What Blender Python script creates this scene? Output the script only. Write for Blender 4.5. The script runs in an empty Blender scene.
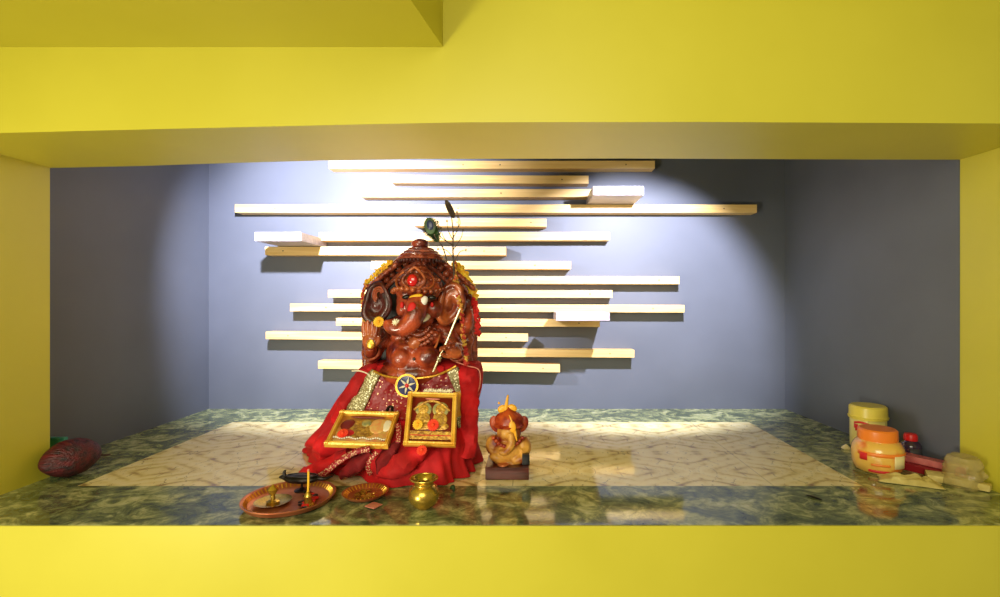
import bpy, bmesh, math, random
from mathutils import Vector, Matrix, noise
random.seed(7)
PI = math.pi
COL = bpy.context.scene.collection
H = 0.427            # eye height above the shelf floor
F = 500.0

def P(px, py, D):
    """point in the room seen in that direction at depth D (metres)"""
    return Vector(((px-530)/F*D, D, H+(300-py)/F*D))

# ------------------------------------------------------------------ materials
def new_mat(name):
    m = bpy.data.materials.new(name); m.use_nodes = True
    nt = m.node_tree
    b = nt.nodes['Principled BSDF']
    return m, nt, b

def srgb(c):
    return tuple(((v/255)/12.92 if v/255 <= .04045 else ((v/255+.055)/1.055)**2.4) for v in c)+(1,)

def N(nt, t, **kw):
    n = nt.nodes.new(t)
    for k, v in kw.items():
        if k in n.bl_rna.properties: setattr(n, k, v)
        else: n.inputs[k].default_value = v
    return n

def mat(name, c, rough=.5, metal=0, c2=None, nscale=20, bump=0, bscale=60, coat=0, stretch=None, lo=.35, hi=.65, trans=0, alpha=1, sheen=0, detail=4, ior=None):
    m, nt, b = new_mat(name)
    b.inputs['Base Color'].default_value = srgb(c)
    b.inputs['Roughness'].default_value = rough
    b.inputs['Metallic'].default_value = metal
    b.inputs['Coat Weight'].default_value = coat
    b.inputs['Coat Roughness'].default_value = .12
    b.inputs['Transmission Weight'].default_value = trans
    b.inputs['Alpha'].default_value = alpha
    b.inputs['Sheen Weight'].default_value = sheen
    if ior: b.inputs['IOR'].default_value = ior
    tc = N(nt, 'ShaderNodeTexCoord')
    src = tc.outputs['Object']
    if stretch:
        mp = N(nt, 'ShaderNodeMapping'); mp.inputs['Scale'].default_value = stretch
        nt.links.new(src, mp.inputs['Vector']); src = mp.outputs['Vector']
    if c2:
        n = N(nt, 'ShaderNodeTexNoise', Scale=nscale, Detail=detail)
        r = N(nt, 'ShaderNodeValToRGB')
        r.color_ramp.elements[0].position = lo; r.color_ramp.elements[1].position = hi
        r.color_ramp.elements[0].color = srgb(c); r.color_ramp.elements[1].color = srgb(c2)
        nt.links.new(src, n.inputs['Vector']); nt.links.new(n.outputs['Fac'], r.inputs['Fac'])
        nt.links.new(r.outputs['Color'], b.inputs['Base Color'])
    if bump:
        n = N(nt, 'ShaderNodeTexNoise', Scale=bscale, Detail=3)
        bp = N(nt, 'ShaderNodeBump', Strength=bump, Distance=.004)
        nt.links.new(src, n.inputs['Vector']); nt.links.new(n.outputs['Fac'], bp.inputs['Height'])
        nt.links.new(bp.outputs['Normal'], b.inputs['Normal'])
    return m

def granite():
    m, nt, b = new_mat('green_granite')
    tc = N(nt, 'ShaderNodeTexCoord')
    mp = N(nt, 'ShaderNodeMapping'); mp.inputs['Scale'].default_value = (1, 1.15, 1); mp.inputs['Rotation'].default_value = (0, 0, .35)
    nt.links.new(tc.outputs['Object'], mp.inputs['Vector'])
    n1 = N(nt, 'ShaderNodeTexNoise', Scale=12, Detail=10, Roughness=.68, Distortion=1.6)
    n2 = N(nt, 'ShaderNodeTexNoise', Scale=34, Detail=6, Roughness=.7, Distortion=.8)
    for n in (n1, n2): nt.links.new(mp.outputs['Vector'], n.inputs['Vector'])
    mx = N(nt, 'ShaderNodeMix', data_type='FLOAT'); mx.inputs[0].default_value = .30
    nt.links.new(n1.outputs['Fac'], mx.inputs[2]); nt.links.new(n2.outputs['Fac'], mx.inputs[3])
    r = N(nt, 'ShaderNodeValToRGB'); e = r.color_ramp.elements
    e[0].position = .36; e[0].color = srgb((58, 72, 50))
    e[1].position = .66; e[1].color = srgb((214, 212, 170))
    for p, c in ((.45, (96, 106, 72)), (.51, (132, 140, 94)), (.56, (176, 180, 124))):
        q = e.new(p); q.color = srgb(c)
    nt.links.new(mx.outputs[0], r.inputs['Fac'])
    nt.links.new(r.outputs['Color'], b.inputs['Base Color'])
    b.inputs['Roughness'].default_value = .07
    b.inputs['IOR'].default_value = 1.65
    return m

def marble():
    m, nt, b = new_mat('bookmatched_marble')
    tc = N(nt, 'ShaderNodeTexCoord'); sp = N(nt, 'ShaderNodeSeparateXYZ')
    nt.links.new(tc.outputs['Object'], sp.inputs[0])
    def mth(op, a, bb=None, v=None):
        k = N(nt, 'ShaderNodeMath', operation=op)
        nt.links.new(a, k.inputs[0])
        if bb is not None: nt.links.new(bb, k.inputs[1])
        if v is not None: k.inputs[1].default_value = v
        return k.outputs[0]
    u = mth('PINGPONG', mth('ADD', sp.outputs['X'], v=20.44), v=.15)
    v = mth('PINGPONG', mth('ADD', sp.outputs['Y'], v=20-1.148), v=.15)
    cb = N(nt, 'ShaderNodeCombineXYZ')
    nt.links.new(u, cb.inputs[0]); nt.links.new(v, cb.inputs[1])
    n0 = N(nt, 'ShaderNodeTexNoise', Scale=9, Detail=4, Roughness=.55)
    nt.links.new(cb.outputs[0], n0.inputs['Vector'])
    w = mth('ADD', mth('ADD', mth('MULTIPLY', u, v=.62), v), mth('MULTIPLY', n0.outputs['Fac'], v=.09))
    s = mth('SINE', mth('MULTIPLY', w, v=150))
    s2 = mth('SINE', mth('MULTIPLY', w, v=57))
    n1 = N(nt, 'ShaderNodeTexNoise', Scale=26, Detail=5)
    nt.links.new(cb.outputs[0], n1.inputs['Vector'])
    t = mth('ADD', mth('ADD', mth('MULTIPLY', s, v=.10), mth('MULTIPLY', s2, v=.07)), mth('MULTIPLY', n1.outputs['Fac'], v=.8))
    r = N(nt, 'ShaderNodeValToRGB'); e = r.color_ramp.elements
    e[0].position = .14; e[0].color = srgb((160, 130, 84))
    e[1].position = .62; e[1].color = srgb((252, 240, 186))
    q = e.new(.27); q.color = srgb((222, 202, 132))
    q = e.new(.36); q.color = srgb((242, 226, 162))
    nt.links.new(t, r.inputs['Fac'])
    # short dark squiggles
    n2 = N(nt, 'ShaderNodeTexNoise', Scale=17, Detail=2, Distortion=2.4)
    mp = N(nt, 'ShaderNodeMapping'); mp.inputs['Scale'].default_value = (1.6, .8, 1)
    nt.links.new(cb.outputs[0], mp.inputs['Vector']); nt.links.new(mp.outputs['Vector'], n2.inputs['Vector'])
    k = mth('LESS_THAN', mth('ABSOLUTE', mth('SUBTRACT', n2.outputs['Fac'], v=.62)), v=.012)
    mx = N(nt, 'ShaderNodeMix', data_type='RGBA')
    nt.links.new(mth('MULTIPLY', k, v=.6), mx.inputs[0])
    nt.links.new(r.outputs['Color'], mx.inputs[6]); mx.inputs[7].default_value = srgb((96, 70, 40))
    # tile joints
    j = mth('LESS_THAN', mth('PINGPONG', mth('ADD', sp.outputs['X'], v=20.44), v=.3), v=.0012)
    mj = N(nt, 'ShaderNodeMix', data_type='RGBA')
    nt.links.new(mth('MULTIPLY', j, v=.5), mj.inputs[0]); nt.links.new(mx.outputs[2], mj.inputs[6]); mj.inputs[7].default_value = srgb((120, 100, 66))
    nt.links.new(mj.outputs[2], b.inputs['Base Color'])
    b.inputs['Roughness'].default_value = .08
    b.inputs['IOR'].default_value = 1.7
    return m

def wood(name, a, c, rough=.45):
    m, nt, b = new_mat(name)
    tc = N(nt, 'ShaderNodeTexCoord'); mp = N(nt, 'ShaderNodeMapping'); mp.inputs['Scale'].default_value = (1.2, 22, 30)
    nt.links.new(tc.outputs['Object'], mp.inputs['Vector'])
    n = N(nt, 'ShaderNodeTexNoise', Scale=3, Detail=6, Distortion=.6)
    nt.links.new(mp.outputs['Vector'], n.inputs['Vector'])
    r = N(nt, 'ShaderNodeValToRGB'); e = r.color_ramp.elements
    e[0].position = .3; e[0].color = srgb(a); e[1].position = .7; e[1].color = srgb(c)
    nt.links.new(n.outputs['Fac'], r.inputs['Fac']); nt.links.new(r.outputs['Color'], b.inputs['Base Color'])
    b.inputs['Roughness'].default_value = rough
    return m

def sequin(name, base, dot, scale=90, thr=.25, metal=.7):
    """cloth with small shiny dots"""
    m, nt, b = new_mat(name)
    tc = N(nt, 'ShaderNodeTexCoord')
    vo = N(nt, 'ShaderNodeTexVoronoi', Scale=scale)
    nt.links.new(tc.outputs['Object'], vo.inputs['Vector'])
    k = N(nt, 'ShaderNodeMath', operation='LESS_THAN'); k.inputs[1].default_value = thr
    nt.links.new(vo.outputs['Distance'], k.inputs[0])
    mx = N(nt, 'ShaderNodeMix', data_type='RGBA')
    nt.links.new(k.outputs[0], mx.inputs[0]); mx.inputs[6].default_value = srgb(base); mx.inputs[7].default_value = srgb(dot)
    nt.links.new(mx.outputs[2], b.inputs['Base Color'])
    mm = N(nt, 'ShaderNodeMath', operation='MULTIPLY'); mm.inputs[1].default_value = metal
    nt.links.new(k.outputs[0], mm.inputs[0]); nt.links.new(mm.outputs[0], b.inputs['Metallic'])
    bp = N(nt, 'ShaderNodeBump', Strength=.6, Distance=.002)
    nt.links.new(vo.outputs['Distance'], bp.inputs['Height']); nt.links.new(bp.outputs['Normal'], b.inputs['Normal'])
    b.inputs['Roughness'].default_value = .42
    return m

M = {}
M['yellow'] = mat('yellow_wall_paint', (204, 195, 60), .42, c2=(198, 189, 54), nscale=3, bump=.04, bscale=25)
M['grey'] = mat('slate_grey_wall_paint', (96, 101, 114), .55, c2=(91, 96, 108), nscale=4, bump=.03, bscale=40)
M['granite'] = granite()
M['marble'] = marble()
M['slat'] = wood('pale_pine', (222, 182, 108), (240, 206, 140))
M['ply'] = wood('whitewashed_board', (150, 140, 146), (184, 176, 184), .4)
M['screw'] = mat('screw_hole', (60, 42, 24), .6)
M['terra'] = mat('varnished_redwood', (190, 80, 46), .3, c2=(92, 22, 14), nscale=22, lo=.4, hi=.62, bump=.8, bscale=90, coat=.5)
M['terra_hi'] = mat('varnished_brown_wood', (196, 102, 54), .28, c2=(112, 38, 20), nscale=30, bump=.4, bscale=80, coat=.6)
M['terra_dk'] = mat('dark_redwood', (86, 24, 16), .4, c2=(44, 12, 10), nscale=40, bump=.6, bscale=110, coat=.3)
M['recess'] = mat('arch_recess_shade', (30, 8, 6), .5, c2=(14, 4, 4), nscale=40, bump=.5)  # near-black back arch: shade behind head and arms put into the colour
M['carved'] = mat('carved_redwood', (176, 84, 52), .34, c2=(104, 36, 24), nscale=60, bump=.9, bscale=140, coat=.4)
M['gold'] = mat('gold', (236, 184, 74), .3, .75, c2=(206, 148, 50), nscale=40, bump=.25, bscale=120)
M['goldpaint'] = mat('gold_painted_frame', (248, 202, 84), .35, .2, c2=(226, 166, 52), nscale=30, bump=.3, bscale=150)
M['brass'] = mat('brass', (212, 180, 80), .27, .85, c2=(186, 148, 60), nscale=18, bump=.06, bscale=60)
M['copper'] = mat('copper', (206, 128, 84), .38, .6, c2=(170, 88, 52), nscale=26, bump=.15, bscale=80)
M['red'] = mat('red_velvet', (212, 4, 16), .8, c2=(164, 2, 10), nscale=14, bump=.25, bscale=60)
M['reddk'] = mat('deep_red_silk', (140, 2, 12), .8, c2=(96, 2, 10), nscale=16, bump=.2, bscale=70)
M['seq'] = sequin('sequined_maroon_cloth', (140, 6, 18), (240, 190, 150), 105, .2)
M['lace'] = sequin('silver_gold_lace', (150, 138, 92), (240, 234, 196), 210, .42, .5)
M['trimred'] = sequin('woven_border', (150, 20, 34), (216, 170, 130), 240, .4, .2)
M['blue'] = mat('blue_enamel', (26, 30, 92), .18, coat=.6)
M['gem'] = mat('red_gem', (206, 12, 22), .15, coat=.8)
M['pearl'] = mat('pearl', (236, 226, 200), .25, coat=.4)
M['black'] = mat('black_paint', (16, 12, 12), .3)
M['white'] = mat('white_paste', (236, 228, 220), .6)
M['ypaste'] = mat('yellow_paste', (240, 188, 40), .6)
M['rpaste'] = mat('vermilion_paste', (206, 22, 18), .7)
M['marigold'] = mat('marigold_petals', (244, 168, 24), .7, c2=(236, 206, 60), nscale=90)
M['orangefl'] = mat('orange_petals', (240, 74, 28), .7, c2=(226, 44, 24), nscale=90)
M['whitefl'] = mat('white_petals', (240, 232, 204), .7)
M['gthread'] = mat('dried_garland', (206, 158, 60), .6, c2=(176, 36, 22), nscale=60, lo=.45, hi=.55)
M['feather'] = mat('feather_green', (62, 96, 44), .45, c2=(22, 30, 24), nscale=60)
M['featherdk'] = mat('feather_dark', (44, 30, 20), .6, c2=(90, 70, 48), nscale=60)
M['featherblue'] = mat('feather_blue', (24, 40, 86), .3)
M['steel'] = mat('silver_staff', (206, 196, 160), .25, .8)
M['darkmetal'] = mat('blackened_bronze', (48, 40, 36), .4, .6, c2=(26, 22, 22), nscale=60, bump=.4)
M['coco'] = mat('coconut_husk', (92, 8, 20), .5, c2=(16, 2, 8), nscale=7, bump=1, bscale=22, stretch=(2, 14, 14))
M['twig'] = mat('dry_stalk', (60, 34, 24), .8)
M['teal'] = mat('teal_card', (60, 150, 140), .5)
M['basewood'] = mat('dark_plinth_wood', (98, 36, 26), .3, c2=(62, 20, 16), nscale=14, stretch=(1, 8, 8), coat=.3)
M['idol'] = mat('idol_ochre', (214, 156, 66), .42, c2=(124, 26, 16), nscale=24, bump=.4, bscale=60, lo=.42, hi=.6)
M['idolred'] = mat('idol_red', (124, 16, 12), .4, c2=(196, 84, 34), nscale=34, lo=.42, hi=.62, bump=.4, bscale=70)
M['leafgold'] = mat('golden_leaf', (244, 178, 44), .4)
M['jarY'] = mat('yellow_plastic', (226, 206, 84), .35)
M['jarYb'] = mat('cream_plastic', (222, 208, 124), .35)
M['lidO'] = mat('orange_plastic', (240, 132, 44), .35, bump=.0)
M['jarO'] = mat('orange_powder_in_clear_plastic', (232, 184, 84), .22, c2=(226, 120, 50), nscale=16, coat=.6, lo=.48, hi=.62)
M['labelR'] = mat('red_print', (206, 34, 40), .4)
M['labelW'] = mat('cream_print', (240, 226, 170), .4)
M['bottle'] = mat('smoky_bottle', (58, 40, 62), .15, coat=.5)
M['capR'] = mat('red_cap', (220, 24, 24), .35)
M['packR'] = mat('red_carton', (150, 26, 36), .4)
M['packP'] = mat('pink_carton', (196, 112, 106), .4, c2=(178, 84, 84), nscale=40)
M['paper'] = mat('cream_paper', (224, 208, 136), .7, c2=(196, 176, 96), nscale=30, bump=.7, bscale=40)
M['bag'] = mat('crumpled_clear_plastic', (206, 188, 120), .22, alpha=.32, bump=1, bscale=50)
M['picbg'] = mat('picture_maroon', (122, 34, 24), .4)
M['pichi'] = mat('picture_gold_relief', (222, 176, 70), .32, .3, c2=(160, 110, 50), nscale=120, bump=.5, bscale=200)
M['picgreen'] = mat('picture_green', (126, 134, 92), .4, c2=(190, 170, 96), nscale=90)
M['picpink'] = mat('picture_pink', (232, 150, 90), .4, c2=(226, 190, 110), nscale=80)
M['pink'] = mat('pink_card', (212, 130, 110), .5)
M['dark'] = mat('dark_grey_print', (60, 60, 66), .6)  # plain dark grey for the small bottle's label
M['floor'] = mat('room_floor_tile', (170, 160, 130), .4)

# ------------------------------------------------------------------ mesh helpers
def nb(): return bmesh.new()

def box(bm, c, s, rot=None, bev=0):
    r = bmesh.ops.create_cube(bm, size=1)
    vs = r['verts']
    m = Matrix.Translation(c) @ (rot.to_4x4() if rot else Matrix.Identity(4)) @ Matrix.Diagonal((s[0], s[1], s[2], 1))
    bmesh.ops.transform(bm, matrix=m, verts=vs)
    if bev:
        es = list({e for v in vs for e in v.link_edges})
        bmesh.ops.bevel(bm, geom=es, offset=bev, segments=2, affect='EDGES', profile=.7)

def ell(bm, c, r, rot=None, seg=24, rings=14):
    q = bmesh.ops.create_uvsphere(bm, u_segments=seg, v_segments=rings, radius=1)
    if not hasattr(r, '__len__'): r = (r, r, r)
    m = Matrix.Translation(c) @ (rot.to_4x4() if rot else Matrix.Identity(4)) @ Matrix.Diagonal((r[0], r[1], r[2], 1))
    bmesh.ops.transform(bm, matrix=m, verts=q['verts'])

def catmull(pts, k=6):
    pts = [Vector(p) for p in pts]
    out = []
    n = len(pts)
    for i in range(n-1):
        p0 = pts[max(i-1, 0)]; p1 = pts[i]; p2 = pts[i+1]; p3 = pts[min(i+2, n-1)]
        for j in range(k):
            t = j/k
            out.append(.5*((2*p1)+(p2-p0)*t+(2*p0-5*p1+4*p2-p3)*t*t+(3*p1-p0-3*p2+p3)*t**3))
    out.append(pts[-1])
    return out

def tube(bm, pts, rad, seg=10, smooth=6, flat=1.0, cap=True):
    """tube through points; rad a number or a list per control point"""
    n = len(pts)
    if not hasattr(rad, '__len__'): rad = [rad]*n
    if smooth and n > 2:
        P4 = catmull(pts, smooth)
        R = [rad[min(i//smooth, n-1)]*(1-(i % smooth)/smooth)+rad[min(i//smooth+1, n-1)]*((i % smooth)/smooth) for i in range(len(P4))]
    else:
        P4 = [Vector(p) for p in pts]; R = list(rad)
    rings = []
    up = Vector((0, 0, 1))
    prev = None
    for i, p in enumerate(P4):
        d = (P4[min(i+1, len(P4)-1)]-P4[max(i-1, 0)]).normalized()
        if prev is None:
            a = d.cross(up)
            if a.length < .1: a = d.cross(Vector((0, 1, 0)))
            a.normalize()
        else:
            a = (prev-d*prev.dot(d)).normalized()
        prev = a
        b_ = d.cross(a)
        rings.append([bm.verts.new(p+(a*math.cos(2*PI*k/seg)+b_*flat*math.sin(2*PI*k/seg))*R[i]) for k in range(seg)])
    for i in range(len(rings)-1):
        for k in range(seg):
            bm.faces.new((rings[i][k], rings[i][(k+1) % seg], rings[i+1][(k+1) % seg], rings[i+1][k]))
    if cap:
        bm.faces.new(rings[0][::-1]); bm.faces.new(rings[-1])

def lathe(bm, c, prof, seg=40, rot=None, lobes=0, amp=0, close=True):
    """prof: list of (radius, height)"""
    m = Matrix.Translation(c) @ (rot.to_4x4() if rot else Matrix.Identity(4))
    rings = []
    for r, z in prof:
        ring = []
        for k in range(seg):
            a = 2*PI*k/seg
            rr = max(r, .00005)*(1+amp*math.cos(lobes*a) if lobes else 1)
            ring.append(bm.verts.new(m @ Vector((rr*math.cos(a), rr*math.sin(a), z))))
        rings.append(ring)
    for i in range(len(rings)-1):
        for k in range(seg):
            bm.faces.new((rings[i][k], rings[i][(k+1) % seg], rings[i+1][(k+1) % seg], rings[i+1][k]))
    if close:
        bm.faces.new(rings[0][::-1]); bm.faces.new(rings[-1])

def prism(bm, pts, y0, y1):
    """outline in x,z extruded from depth y0 to y1"""
    a = [bm.verts.new((p[0], y0, p[1])) for p in pts]
    b = [bm.verts.new((p[0], y1, p[1])) for p in pts]
    bm.faces.new(a); bm.faces.new(b[::-1])
    n = len(pts)
    for i in range(n): bm.faces.new((a[i], b[i], b[(i+1) % n], a[(i+1) % n]))

def quadmesh(bm, grid):
    vs = [[bm.verts.new(p) for p in row] for row in grid]
    for i in range(len(vs)-1):
        for j in range(len(vs[0])-1):
            bm.faces.new((vs[i][j], vs[i+1][j], vs[i+1][j+1], vs[i][j+1]))
    return vs

def obj(name, bm, material, parent=None, smooth=True, origin=None, solid=0):
    bmesh.ops.recalc_face_normals(bm, faces=bm.faces[:])
    if parent is not None:
        if 'W' in parent: pm = Vector(parent['W'])
        else: pm = Vector((0, 0, 0))
        off = pm
    else:
        if origin is None:
            xs = [v.co for v in bm.verts]
            off = Vector(((min(v.x for v in xs)+max(v.x for v in xs))/2, (min(v.y for v in xs)+max(v.y for v in xs))/2, min(v.z for v in xs)))
        else: off = Vector(origin)
    bmesh.ops.translate(bm, verts=bm.verts[:], vec=-off)
    me = bpy.data.meshes.new(name); bm.to_mesh(me); bm.free()
    o = bpy.data.objects.new(name, me); COL.objects.link(o)
    me.materials.append(material)
    for p in me.polygons: p.use_smooth = smooth
    if smooth:
        try: me.set_sharp_from_angle(angle=math.radians(42))
        except Exception: pass
    if parent is not None: o.parent = parent
    else: o.location = off
    if solid:
        s = o.modifiers.new('thickness', 'SOLIDIFY'); s.thickness = solid; s.offset = 0
    WORLD[o.name] = off if parent is None else Vector(WORLD.get(parent.name, (0, 0, 0)))
    return o
WORLD = {}

class Par(dict): pass

def thing(name, label, cat, loc, group=None):
    o = bpy.data.objects.new(name, None); COL.objects.link(o)
    o.empty_display_size = .03
    o.location = loc; o['label'] = label; o['category'] = cat
    if group: o['group'] = group
    WORLD[o.name] = Vector(loc)
    return o

def part(name, bm, material, parent, **kw):
    """mesh given in room coordinates, parented under a thing (or a part)"""
    off = WORLD[parent.name]
    bmesh.ops.translate(bm, verts=bm.verts[:], vec=-off)
    o = obj(name, bm, material, parent, **kw)
    # obj() removes no offset for parents without 'W'
    WORLD[o.name] = off
    return o

def tag(o, label, cat, group=None, kind=None):
    if kind: o['kind'] = kind
    if label: o['label'] = label
    if cat: o['category'] = cat
    if group: o['group'] = group
    return o

def struct(name, bm, m, parent=None, smooth=False):
    o = obj(name, bm, m, parent, smooth=smooth, origin=(0, 0, 0))
    o['kind'] = 'structure'
    return o

def blob(bm, voxel=.004, it=4):
    """fuse overlapping shapes into one continuous carved surface"""
    me = bpy.data.meshes.new('tmp'); bm.to_mesh(me); bm.free()
    o = bpy.data.objects.new('tmp', me); COL.objects.link(o)
    r = o.modifiers.new('r', 'REMESH'); r.mode = 'VOXEL'; r.voxel_size = voxel
    if it:
        s = o.modifiers.new('s', 'SMOOTH'); s.iterations = it; s.factor = .5
    dg = bpy.context.evaluated_depsgraph_get(); dg.update()
    e = o.evaluated_get(dg)
    out = bmesh.new(); out.from_mesh(e.to_mesh())
    e.to_mesh_clear()
    bpy.data.objects.remove(o); bpy.data.meshes.remove(me)
    return out

def RX(a): return Matrix.Rotation(math.radians(a), 3, 'X')
def RY(a): return Matrix.Rotation(math.radians(a), 3, 'Y')
def RZ(a): return Matrix.Rotation(math.radians(a), 3, 'Z')

# ------------------------------------------------------------------ setting
DF, DL, DB = .949, 1.207, 1.96       # front wall, back of lintel, back wall
XL, XR = -1.159, 1.038
bm = nb(); box(bm, (-.11, 2.02, .5), (2.9, .12, 1.5)); struct('wall_back', bm, M['grey'])
bm = nb(); box(bm, (-1.259-.05, (DL+DB)/2, .5), (.1, DB-DL, 1.5)); struct('wall_left', bm, M['grey'])
bm = nb()
prv = [(.999, DB), (1.036, DL), (1.14, DL), (1.14, DB)]
a = [bm.verts.new((x, y, -.25)) for x, y in prv]; b = [bm.verts.new((x, y, 1.25)) for x, y in prv]
bm.faces.new(a); bm.faces.new(b)
for i in range(4): bm.faces.new((a[i], a[(i+1) % 4], b[(i+1) % 4], b[i]))
struct('wall_right', bm, M['grey'])
# lintel with its slightly uneven lower edge
bm = nb()
fr = [(-200, 137), (0, 133), (120, 130), (250, 127), (380, 124), (470, 122.3), (700, 122), (1000, 123.5), (1200, 124)]
re = [(-200, 169), (50, 168), (140, 166), (230, 163), (320, 160.5), (420, 159), (620, 158.5), (860, 159.5), (1250, 161)]
X0, X1 = -2.4, 2.2
A = [P(x, y, DF) for x, y in fr]; B = [P(x, y, DL) for x, y in re]
A[0].x = X0; B[0].x = X0; A[-1].x = X1; B[-1].x = X1
TOP = 1.75
rows = []
for p, q in zip(A, B):
    rows.append([Vector((p.x, DF, TOP)), p, q, Vector((q.x, DL, TOP))])
vs = quadmesh(bm, rows)
bm.faces.new([r for r in vs[0]]); bm.faces.new([r for r in vs[-1]])
for i in range(len(vs)-1): bm.faces.new((vs[i][0], vs[i][3], vs[i+1][3], vs[i+1][0]))
struct('wall_lintel', bm, M['yellow'])
bm = nb(); box(bm, (XL-.62, (DF+DL)/2, .35), (1.24, DL-DF, .86)); struct('wall_pier_left', bm, M['yellow'])
bm = nb(); box(bm, (XR+.58, (DF+DL)/2, .35), (1.16, DL-DF, .86)); struct('wall_pier_right', bm, M['yellow'])
bm = nb(); box(bm, (-.1, (DF+DL)/2-.0015, -.4408), (4.6, DL-DF+.003, .88)); struct('wall_front', bm, M['yellow'])
bm = nb(); box(bm, (-.11, (DL+DB)/2, 1.1), (2.6, DB-DL, .08)); struct('ceiling_niche', bm, M['grey'])
bm = nb(); box(bm, (-.1, -.4, 1.8), (4.6, 2.8, .1)); struct('ceiling', bm, M['yellow'])
bm = nb(); box(bm, (-.1, -.4, -.9), (4.6, 2.8, .05)); struct('floor_room', bm, M['floor'])
# dropped soffit to the left, its edge seen at the top of the picture
bm = nb()
q = [(-2.4, DF), (-.165, DF), (-.225, .60), (-.235, .2), (-2.4, .2)]
a = [bm.verts.new((x, y, .907)) for x, y in q]; b = [bm.verts.new((x, y, 1.75)) for x, y in q]
bm.faces.new(a); bm.faces.new(b)
for i in range(5): bm.faces.new((a[i], a[(i+1) % 5], b[(i+1) % 5], b[i]))
struct('ceiling_soffit', bm, M['yellow'])
# stone floor of the niche: granite border with a marble field
bm = nb()
for x0, x1, y0, y1 in ((-1.3, 1.14, DF+.0005, 1.148), (-1.3, 1.14, 1.75, DB), (-1.3, -1.04, 1.148, 1.75), (.765, 1.14, 1.148, 1.75)):
    box(bm, ((x0+x1)/2, (y0+y1)/2, -.01), (x1-x0, y1-y0, .02))
struct('floor', bm, M['granite'])
bm = nb(); box(bm, (-.1375, 1.449, -.0105), (1.805, .602, .0205)); struct('floor_inlay', bm, M['marble'])

# ------------------------------------------------------------------ slats on the back wall
SD = 1.905
slats = [  # left x, right x, y top left, y top right, height, screws, where
 (328.4, 655, 161, 160.6, 7.8, (463, 500, 626), 'pale pine wall slat, topmost, just under the yellow lintel'),
 (392, 588.6, 175, 175.6, 8, (415, 562), 'short pale pine wall slat, second from the top'),
 (360.6, 593, 189.2, 189, 8, (378, 501), 'pale pine wall slat, third from the top, ending beside a whitewashed board'),
 (234.8, 757, 204.3, 204.5, 8.2, (275, 458, 591, 724), 'longest pale pine wall slat, fourth from the top, spanning most of the back wall'),
 (414, 546.6, 218, 218.6, 8, (457, 531), 'short pale pine wall slat behind the peacock feathers, fifth from the top'),
 (319, 610, 232.4, 232, 8.2, (420, 583), 'pale pine wall slat starting beside the upper left whitewashed board, sixth from the top'),
 (265, 506, 246.6, 246.8, 8.4, (283, 390, 484), 'pale pine wall slat carrying the upper left whitewashed board, seventh from the top'),
 (371, 571, 261, 261.2, 8, (535,), 'short pale pine wall slat level with the top of the statue canopy, eighth from the top'),
 (400, 679.5, 276, 276.3, 7.8, (525, 659), 'pale pine wall slat with a long reach to the right, ninth from the top, hidden on the left by the statue'),
 (328, 612.5, 290, 290.2, 7.6, (351, 590), 'pale pine wall slat level with the statue eyes, tenth from the top'),
 (290, 684.5, 303.7, 305, 7.5, (326, 502, 653), 'long pale pine wall slat reaching furthest right below the middle, eleventh from the top'),
 (336, 600, 318, 319.5, 7.5, (353, 579), 'pale pine wall slat carrying the lowest whitewashed board, twelfth from the top'),
 (265.6, 528, 331.7, 334, 7.4, (288, 506), 'pale pine wall slat reaching furthest left among the lower ones, third from the bottom'),
 (400, 634.5, 348.6, 350, 7.6, (502, 610), 'pale pine wall slat running right from behind the statue, second from the bottom'),
 (318, 560, 360.8, 364.6, 7.8, (543,), 'lowest pale pine wall slat, just above the stone floor'),
]
for (x0, x1, y0, y1, h, sc, lab) in slats:
    bm = nb()
    a = P(x0, y0, SD); b = P(x1, y1, SD); t = h/F*SD
    L = (b-a).length; ang = math.atan2(b.z-a.z, b.x-a.x)
    mid = (a+b)/2 + Vector((0, (DB-SD)/2-.0005, -t/2))
    bm2 = nb(); box(bm2, (0, 0, 0), (L, DB-SD-.001, t), bev=.0012)
    o = obj('wall_slat', bm2, M['slat'], smooth=False, origin=(0, 0, 0))
    bm.free()
    o.location = mid; o.rotation_euler = (0, -ang, 0)
    tag(o, lab, 'wall slat', 'pine slats mounted across the back wall')
    for s in sc:
        bb = nb()
        lx = ((s-530)/F*SD-mid.x)
        ell(bb, (lx, -(DB-SD)/2+.0008, 0), (.0026, .0014, .0026), seg=10, rings=6)
        k = obj('screw', bb, M['screw'], None, origin=(0, 0, 0)); k.parent = o

for (x0, x1, y0, y1, zb, lab) in ((254.5, 301, 232, 241, None, 'whitewashed short board sticking out of the wall at upper left'),
                             (593, 644, 186, 195, None, 'whitewashed short board sticking out of the wall at upper right'),
                             (556, 609.8, 312.5, 320.8, None, 'whitewashed short board sticking out of the wall low down, right of the statue')):
    a = P(x0, y0, 1.74); b = P(x1, y1, 1.74)
    bm = nb(); box(bm, ((a.x+b.x)/2, (1.74+DB)/2, (a.z+b.z)/2), (b.x-a.x, DB-1.74-.001, a.z-b.z), bev=.001)
    o = obj('shelf_board', bm, M['ply'], smooth=False)
    tag(o, lab, 'shelf', 'short boards projecting from the slats')

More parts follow.
